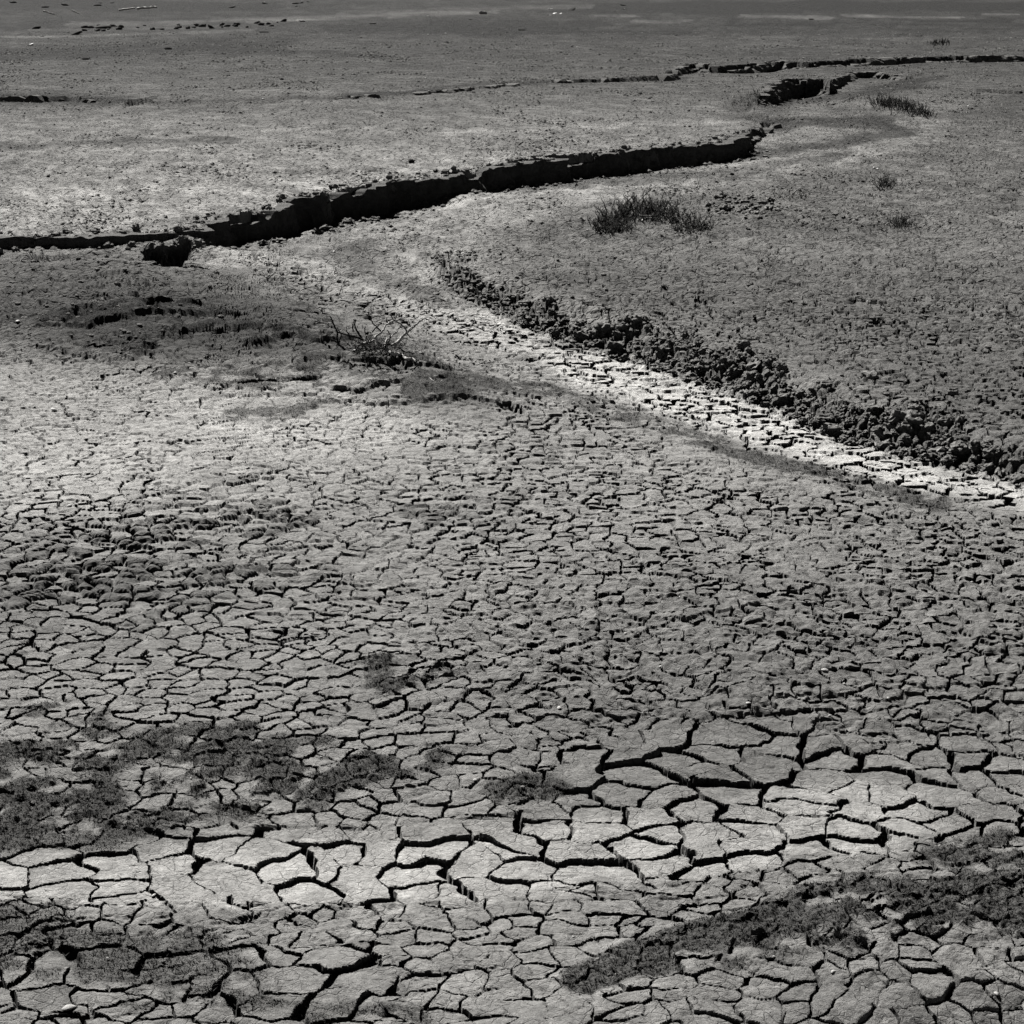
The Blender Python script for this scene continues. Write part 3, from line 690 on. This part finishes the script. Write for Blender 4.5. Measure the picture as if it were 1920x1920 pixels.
arm('branch', M_dark, [([(430, 615), (390, 580), (350, 540), (332, 470), (335, 400), (300, 325), (275, 270), (262, 230), (240, 205)], [-.05, -.05, -.04, -.03, -.02, 0, .02, .02, .02]),
    ([(640, 500), (600, 430), (560, 370), (545, 310), (555, 262), (530, 250)], .05), ([(650, 500), (560, 460), (470, 440), (400, 420), (335, 400)], -.02)], .0095, .0048)
arm('branch', M_dark, [([(700, 510), (680, 440), (665, 380), (670, 330)], .03), ([(870, 400), (800, 330), (755, 280), (750, 235), (830, 200)], .08), ([(945, 520), (975, 450), (935, 380)], .02),
    ([(420, 610), (300, 500), (240, 480), (200, 430)], -.04), ([(260, 470), (200, 440), (260, 430)], -.05), ([(525, 400), (520, 320), (545, 250)], .1), ([(1075, 590), (1150, 632), (1260, 662)], -.02),  # last one here is the bush's cast shadow line, built as a dark tube
    ([(760, 400), (820, 330), (860, 300)], .1), ([(350, 545), (380, 430), (330, 350)], 0), ([(480, 440), (440, 370)], 0), ([(560, 620), (600, 560), (660, 540)], -.08)], .0065, .0035, 5)
t = Tubes(3)
for i in range(170):
    px = random.gauss(770, 170); py = random.uniform(520, 640); L = random.uniform(30, 150); an = random.uniform(-2.9, -.25) if random.random() < .75 else random.uniform(0, 3)
    p = [(px, py)]
    for k in range(3): an += random.gauss(0, .4); p.append((p[-1][0] + math.cos(an) * L / 3, p[-1][1] + math.sin(an) * L / 3 * .8))
    d0 = random.gauss(.02, .09); t.add(traced(p, fA, y0, [d0, d0 + .01, d0 + .03, d0 + .04]), .0042, .0022)
t.build('twigs', M_dark, bush, base, kind='stuff')

# ------------------------------------------------------------------ spiky shrubs and tufts
def shrub(name, label, cat, spots, n, hpx, m, lean=.5, group=None, r=.004, branchlets=4, pale=None, seed=1, twigm=None):
    """spots: (u, v, radius in px, height factor); stems rise from the ground there"""
    rd = random.Random(seed); c = foot(sum(s[0] for s in spots) / len(spots), sum(s[1] for s in spots) / len(spots))
    root = thing(name, c, label, cat, group)
    stems = Tubes(4); tw = Tubes(3)
    for i in range(n):
        u, v, ru, hf = rd.choice(spots)
        uu = u + rd.gauss(0, ru * .5); vv_ = v + rd.gauss(0, ru * .22)
        p = foot(uu, vv_); sc = math.hypot(p.y, CAM_H) / FPX
        h = hpx * hf * sc * rd.uniform(.45, 1.05); az = rd.random() * 6.283; ln = rd.random() * lean
        d = Vector((math.cos(az) * ln, math.sin(az) * ln, 1)).normalized(); q = p - Vector((0, 0, .02)); pts = [q.copy()]
        for k in range(4):
            d = (d + Vector((rd.gauss(0, .28), rd.gauss(0, .28), .12))).normalized(); q = q + d * h / 4; pts.append(q.copy())
        stems.add(pts, r * rd.uniform(.8, 1.3), r * .5)
        for b_ in range(branchlets):
            k = rd.randint(1, 3); o_ = pts[k].lerp(pts[k + 1], rd.random()); e = Vector((rd.gauss(0, .8), rd.gauss(0, .8), rd.uniform(.2, 1.2))).normalized()
            l = h * rd.uniform(.15, .4); tw.add([o_, o_ + e * l * .5, o_ + (e + Vector((0, 0, .5))).normalized() * l], r * .7, r * .35)
    stems.build('stems', m, root, c, kind='stuff'); tw.build('twigs', twigm or m, root, c, kind='stuff')
    for ln_ in (pale or []):
        t = Tubes(6); pp = [ray_at(u, v, c.y + dd) for u, v, dd in ln_]; t.add(curve(pp), r * 2.0, r * 1.2); t.build('branch', M_dead if r > .003 else M_grey, root, c)
    return root
M_sh = mat("dry_stems", .15, bump=(), grain=((50, .5),))
shrub('spiky_shrub', 'largest spiky dark shrub sprawling on the flat beyond the crumbled bank', 'shrub',
      [(1135, 428, 26, .8), (1165, 410, 34, 1), (1200, 402, 40, 1.05), (1230, 404, 34, .95), (1150, 430, 26, .6), (1262, 412, 34, .55), (1300, 424, 34, .42), (1285, 432, 30, .38), (1320, 428, 16, .3)], 760, 37, M_dark, 2.8, r=.0062, branchlets=5, twigm=M_sh, seed=3,
      pale=[[(1205, 412, 0), (1200, 425, -.1), (1192, 432, -.15), (1189, 437, -.2)], [(1190, 401, 0), (1198, 404, 0), (1225, 405, .02)], [(1285, 416, -.1), (1300, 418, -.12), (1310, 417, -.1)], [(1088, 407, -.1), (1100, 418, -.1), (1118, 428, -.1)], [(1236, 412, 0), (1225, 409, .02), (1212, 408, .02)]])
shrub('spiky_shrub', 'small spiky tuft with one pale arching stem, nearest of the tufts on the right flat', 'shrub', [(1690, 424, 14, 1), (1702, 426, 22, .8), (1680, 424, 14, .8)], 70, 30, M_dark, .9, r=.0042, twigm=M_sh, seed=5,
      pale=[[(1653, 434, 0), (1657, 426, 0), (1664, 419, 0), (1672, 416, 0)]])
shrub('spiky_shrub', 'small upright tuft trailing a low dark tail to its right, upper right flat', 'shrub', [(1656, 350, 12, 1), (1664, 350, 16, .85), (1690, 350, 26, .35), (1715, 349, 26, .3)], 80, 28, M_dark, .9, r=.005, twigm=M_sh, seed=6)
shrub('spiky_shrub', 'low sprawling twiggy tuft with pale curved ends behind the largest shrub', 'shrub', [(1465, 368, 26, .5), (1500, 366, 18, .6), (1480, 370, 26, .4)], 60, 22, M_dark, 1.2, r=.0045, twigm=M_sh, seed=8,
      pale=[[(1440, 373, 0), (1443, 366, 0), (1451, 362, 0)], [(1485, 364, 0), (1496, 355, 0), (1502, 352, 0), (1512, 357, 0)]])
shrub('bushy_clump', 'dense dark bushy clump on the inner bend of the far creek', 'bush', [(1650, 196, 22, .8), (1672, 198, 24, .9), (1694, 203, 24, .9), (1716, 211, 24, .9), (1734, 216, 16, .8)], 380, 19, M_dark, .6, r=.007, branchlets=3, seed=9)
shrub('bushy_clump', 'small dark clump alone on the far flat near the top right', 'bush', [(1750, 82, 10, .7), (1768, 82, 10, 1)], 90, 9, M_dark, .5, r=.013, branchlets=2, seed=10)
shrub('dead_twigs', 'thin dead twigs with an arching pale stem below the low ledge at left', 'twigs', [(80, 487, 24, .8), (115, 487, 24, .5)], 30, 22, M_twig, 1.2, r=.0035, branchlets=3, seed=11,
      pale=[[(35, 503, -.1), (38, 491, -.05), (45, 483, 0), (56, 484, .02)], [(66, 492, 0), (60, 482, 0), (53, 471, 0)], [(78, 487, 0), (81, 478, 0), (77, 466, 0)]])
shrub('bushy_clump', 'sparse dark growth along the lip right of the dark hollow end', 'bush', [(1405, 182, 22, 1), (1425, 178, 16, 1), (1392, 192, 20, .8)], 90, 11, M_dark, .8, r=.006, branchlets=2, seed=13, twigm=M_sh)

def stick(lines, label, m=M_dead, r0=.006, r1=.003, name='stick', cat='stick'):
    b = foot(*lines[0][0][:2]); t = Tubes(6)
    for ln in lines:
        t.add(curve([ray_at(u, v, b.y + d) for u, v, d in ln]), r0, r1)
    o = t.build(name, m, None, b, label=label, cat=cat); o.location = b
stick([[(505, 471, 0), (504, 462, 0), (507, 452, .02), (511, 447, .02)]], 'short pale stick standing upright where the creek bed begins', M_grey, .008, .005)
stick([[(806, 709, 0), (812, 714, -.05), (820, 719, -.08), (829, 713, -.03)]], 'curved white twig lying right below the dead bush', M_dead, .0042, .003)

# ------------------------------------------------------------------ stones, shells, driftwood
protos = {}
def body(kind, k):
    if (kind, k) not in protos:
        if kind == 'shell':                     # a cupped valve with thickness
            n, mm = 9, 4; v = []; f = []
            for s_, off_ in ((1, 0), (-1, -.10)):
                for i in range(mm + 1):
                    rr = i / mm
                    for j in range(n):
                        an = 2 * math.pi * j / n; wob = 1 + .12 * math.sin(3 * an + k)
                        v.append((rr * math.cos(an) * wob, rr * math.sin(an) * .78 * wob, .42 * (1 - rr * rr) + off_ + .04 * math.sin(9 * an) * rr))
            h_ = (mm + 1) * n
            for i in range(mm):
                for j in range(n):
                    j2 = (j + 1) % n
                    f.append((i * n + j, (i + 1) * n + j, (i + 1) * n + j2, i * n + j2)); f.append((h_ + i * n + j2, h_ + (i + 1) * n + j2, h_ + (i + 1) * n + j, h_ + i * n + j))
            for j in range(n): j2 = (j + 1) % n; f.append((mm * n + j, h_ + mm * n + j, h_ + mm * n + j2, mm * n + j2))
            me = mesh_np('shell', v, f, True); me.materials.append(M_shell)
        elif kind == 'stone':
            v, f = lump(20 + k, 2, (1, .8, .62), .3, 1.3); me = mesh_np('stone', v, f, True); me.materials.append(M_stone)
        elif kind == 'white_block':
            v, f = lump(40 + k, 2, (1, .7, .55), .32, 1.1); me = mesh_np('white_block', v, f, False); me.materials.append(M_shell)
        elif kind == 'driftwood':
            t = Tubes(6); t.add(curve([(-1, 0, .05), (-.4, .06, .1), (.2, -.03, .08), (.7, .05, .13), (1, 0, .06)], 3), .13, .09); t.add(curve([(.1, 0, .08), (.35, .12, .2), (.5, .2, .22)], 3), .04, .02)
            me = mesh_np('driftwood', t.v, t.f, True); me.materials.append(M_dead)
        elif kind == 'wrack':
            v, f = lump(60 + k, 2, (1, .6, .35), .55, 2.2); me = mesh_np('wrack_clump', v, f, True); me.materials.append(M_stone)
        protos[(kind, k)] = me
    return protos[(kind, k)]
def drop(kind, name, u, v, wpx, label, cat, group=None, k=0, rz=None, up=.25, zs=1.0):
    p = foot(u, v); o = bpy.data.objects.new(name, body(kind, k)); COL.objects.link(o)
    r = wpx * .5 * math.hypot(p.y, CAM_H) / FPX
    o.location = p + Vector((0, 0, r * up)); o.scale = (r, r, r * zs); o.rotation_euler = (rng.normal() * .2, rng.normal() * .2, rng.random() * 6.28 if rz is None else rz)
    o['label'] = label; o['category'] = cat
    if group: o['group'] = group
    return o
drop('shell', 'shell', 127, 1892, 27, 'largest white curved shell, beside a wide crack in the bottom left corner', 'shell', k=1, rz=.4)
drop('stone', 'stone', 153, 1012, 22, 'dark round stone alone on pale cracked mud at left', 'stone', k=0, up=.4)
drop('shell', 'shell', 81, 871, 11, 'white shell with a dark shadow on the pale mud near the left edge', 'shell', k=2)
drop('shell', 'shell', 102, 771, 15, 'flat white shell farthest left at the top of the pale mud patch', 'shell', k=3)
drop('shell', 'shell', 625, 472, 8, 'white shell on the creek bed just below the black bank', 'shell', k=1)
drop('stone', 'stone', 770, 304, 13, 'dark stone on the flat above the middle of the black bank', 'stone', k=1)
drop('stone', 'stone', 90, 332, 8, 'small dark stone on the left flat above the low ledge', 'stone', k=2)
drop('stone', 'stone', 529, 150, 8, 'small dark stone on the far flat left of centre', 'stone', k=3)
drop('stone', 'stone', 1371, 328, 9, 'dark clod-like stone in the creek bed below the right end of the black bank', 'stone', k=3)
drop('stone', 'stone', 160, 112, 14, 'flat dark stone on the far flat below the dark band at left', 'stone', k=2, zs=.6)
drop('stone', 'stone', 315, 93, 16, 'flat dark stone at the edge of the far dark band', 'stone', k=1, zs=.6)
NAMED = {0: 'brightest white shell fragment, on the rough mud right of centre', 1: 'white shell fragment on dull mud just below the picture centre', 2: 'right of a pair of white shell fragments below the brightest one', 3: 'left of a pair of white shell fragments below the brightest one',
    8: 'white shell fragment directly above the small round moss patch right of centre', 9: 'white shell fragment far right of the paired fragments', 16: 'white shell fragment on a big pale plate in the lower middle band', 18: 'white shell fragment on the thin-cracked mud below the moss strip', 19: 'white shell fragment in the bottom right corner area', 20: 'white shell fragment on the lower edge of the big pale plates at left'}
for i, (u, v, w_) in enumerate([(1545,1259,11),(1047,1330,9),(1400,1319,9),(1364,1320,7),(1555,1342,6),(1317,1302,4),(1237,1249,6),(1582,1281,5),(1097,1402,9),(1665,1310,6),(1890,1117,5),(1275,1119,6),(1765,1252,5),(1172,1189,6),(1220,1072,5),(1822,1092,5),
    (1122,1612,9),(1762,1587,8),(1560,1822,8),(1865,1865,9),(287,1677,8),(890,1462,7),(795,1604,5),(757,1620,7),(292,920,6),(130,949,9),(60,1148,5),(32,604,8),(327,699,6),(665,660,7),(369,920,4),(1075,1757,5),
    (840,975,4),(1075,757,4),(1160,801,4),(1290,795,4),(1347,528,5),(1305,516,3),(1625,565,4),(1892,482,3),(950,700,4),(865,1352,6),(907,1378,6),(1480,955,4),(600,1420,4),(356,1458,4),(200,1796,4),(1450,1795,5)]):
    if i in NAMED: drop('shell', 'shell_fragment', u, v, w_ * 1.4, NAMED[i], 'shell', k=1 + i % 3); continue
    drop('shell', 'shell_fragment', u, v, w_ * 1.4, 'tiny white shell fragment lying on the cracked mud', 'shell', 'tiny white shell fragments scattered over the near mud', k=1 + i % 3)
for i, (u, v, w_) in enumerate([(131,222,5),(492,186,6),(712,144,5),(797,146,4),(680,212,4),(386,227,4),(821,236,4),(1067,189,4),(1265,229,4),(1499,276,5),(1213,504,4),(835,63,4),(802,64,3),(965,97,4),(1081,88,4),(1475,286,4),(200,145,3),(540,128,3),(1700,320,4),(1780,345,4),(1695,330,4),(1638,316,8),(1646,316,7),(1814,199,5),(1102,433,5),(1757,228,3),(1360,88,3)]):
    drop('shell', 'shell_fragment', u, v, w_, 'white speck of shell on the far side of the mudflat', 'shell', 'white shell specks on the far flat', k=1 + i % 3)
drop('white_block', 'white_block', 58, 85, 13, 'bright white block lying on the far dark band at left', 'debris', k=0, rz=.2, up=.2, zs=.5)
drop('white_block', 'white_rock', 905, 26, 16, 'pale rock with a dark side near the top centre of the flat', 'rock', k=1, rz=.4, up=.25, zs=.55)
drop('driftwood', 'driftwood', 92, 28, 24, 'pale driftwood log with dark end, far left shore', 'driftwood', rz=.1, zs=.9)
drop('driftwood', 'driftwood', 142, 27, 20, 'pale driftwood log just right of the dark-ended one', 'driftwood', rz=-.2, zs=.9)
drop('driftwood', 'driftwood', 238, 22, 30, 'left of two long pale driftwood logs lying end to end', 'driftwood', rz=-.1, zs=.9)
drop('driftwood', 'driftwood', 276, 20, 36, 'right of two long pale driftwood logs lying end to end', 'driftwood', rz=.05, zs=.9)
drop('white_block', 'white_rock', 566, 41, 12, 'pale rock on the bright silt streak right of the wrack ridge', 'rock', k=2, rz=.1, up=.2, zs=.5)
for i, (u, v, w_, lb) in enumerate([(495,61,19,'dark rock at the right end of the wrack ridge'),(194,54,32,'long dark rock on the left part of the wrack ridge'),(300,55,16,'dark upright rock in the middle of the wrack ridge'),(68,55,16,'dark rock at the far left of the wrack ridge'),
    (80,69,9,'small dark rock below the far left of the ridge'),(143,66,26,'row of dark lumps under the wrack ridge'),(1070,19,17,'dark rock near the top, right of centre'),(1168,10,12,'dark rock on the dark strip at the top'),(697,46,13,'flat dark rock on the far flat above the dark band'),
    (880,36,9,'small dark rock below the pale rock'),(978,57,14,'dark paired lumps on the far flat'),(1520,37,10,'dark rock on the pale streak, top right'),(1601,35,6,'tiny dark rock between the pale streaks, top right'),(655,57,4,'tiny dark rock at the left end of the dark band')]):
    drop('stone', 'dark_rock', u, v, w_, lb, 'rock', k=i % 4, rz=0, up=.15, zs=.32)
for i, (u, v, w_) in enumerate([(1031,18,9),(1040,25,8),(1050,25,5),(1030,30,7),(1170,17,7),(802,30,5)]):
    drop('white_block', 'white_debris', u, v, w_, 'small white piece of debris on the silt near the top centre', 'debris', 'white debris near the top centre', k=i % 3, rz=.1, up=.2, zs=.4)
for i in range(46):
    u = 150 + 380 * rng.random(); v = 60 - (u - 150) * .026 - rng.random() * 9
    drop('wrack', 'wrack_clump', u, v, rng.uniform(5, 15), 'dark lump of wrack on the debris ridge at the upper left', 'seaweed', 'wrack lumps along the far debris ridge', k=i % 4, up=.25, zs=1.3)
for i in range(12):
    u = 20 + 560 * rng.random(); v = 4 + rng.random() * 12
    drop('wrack', 'low_bush', u, v, rng.uniform(6, 16), 'low dark bush mound on the far shore at the top left', 'bush', 'low dark mounds along the far shore', k=i % 4, rz=0, up=.2, zs=.7)
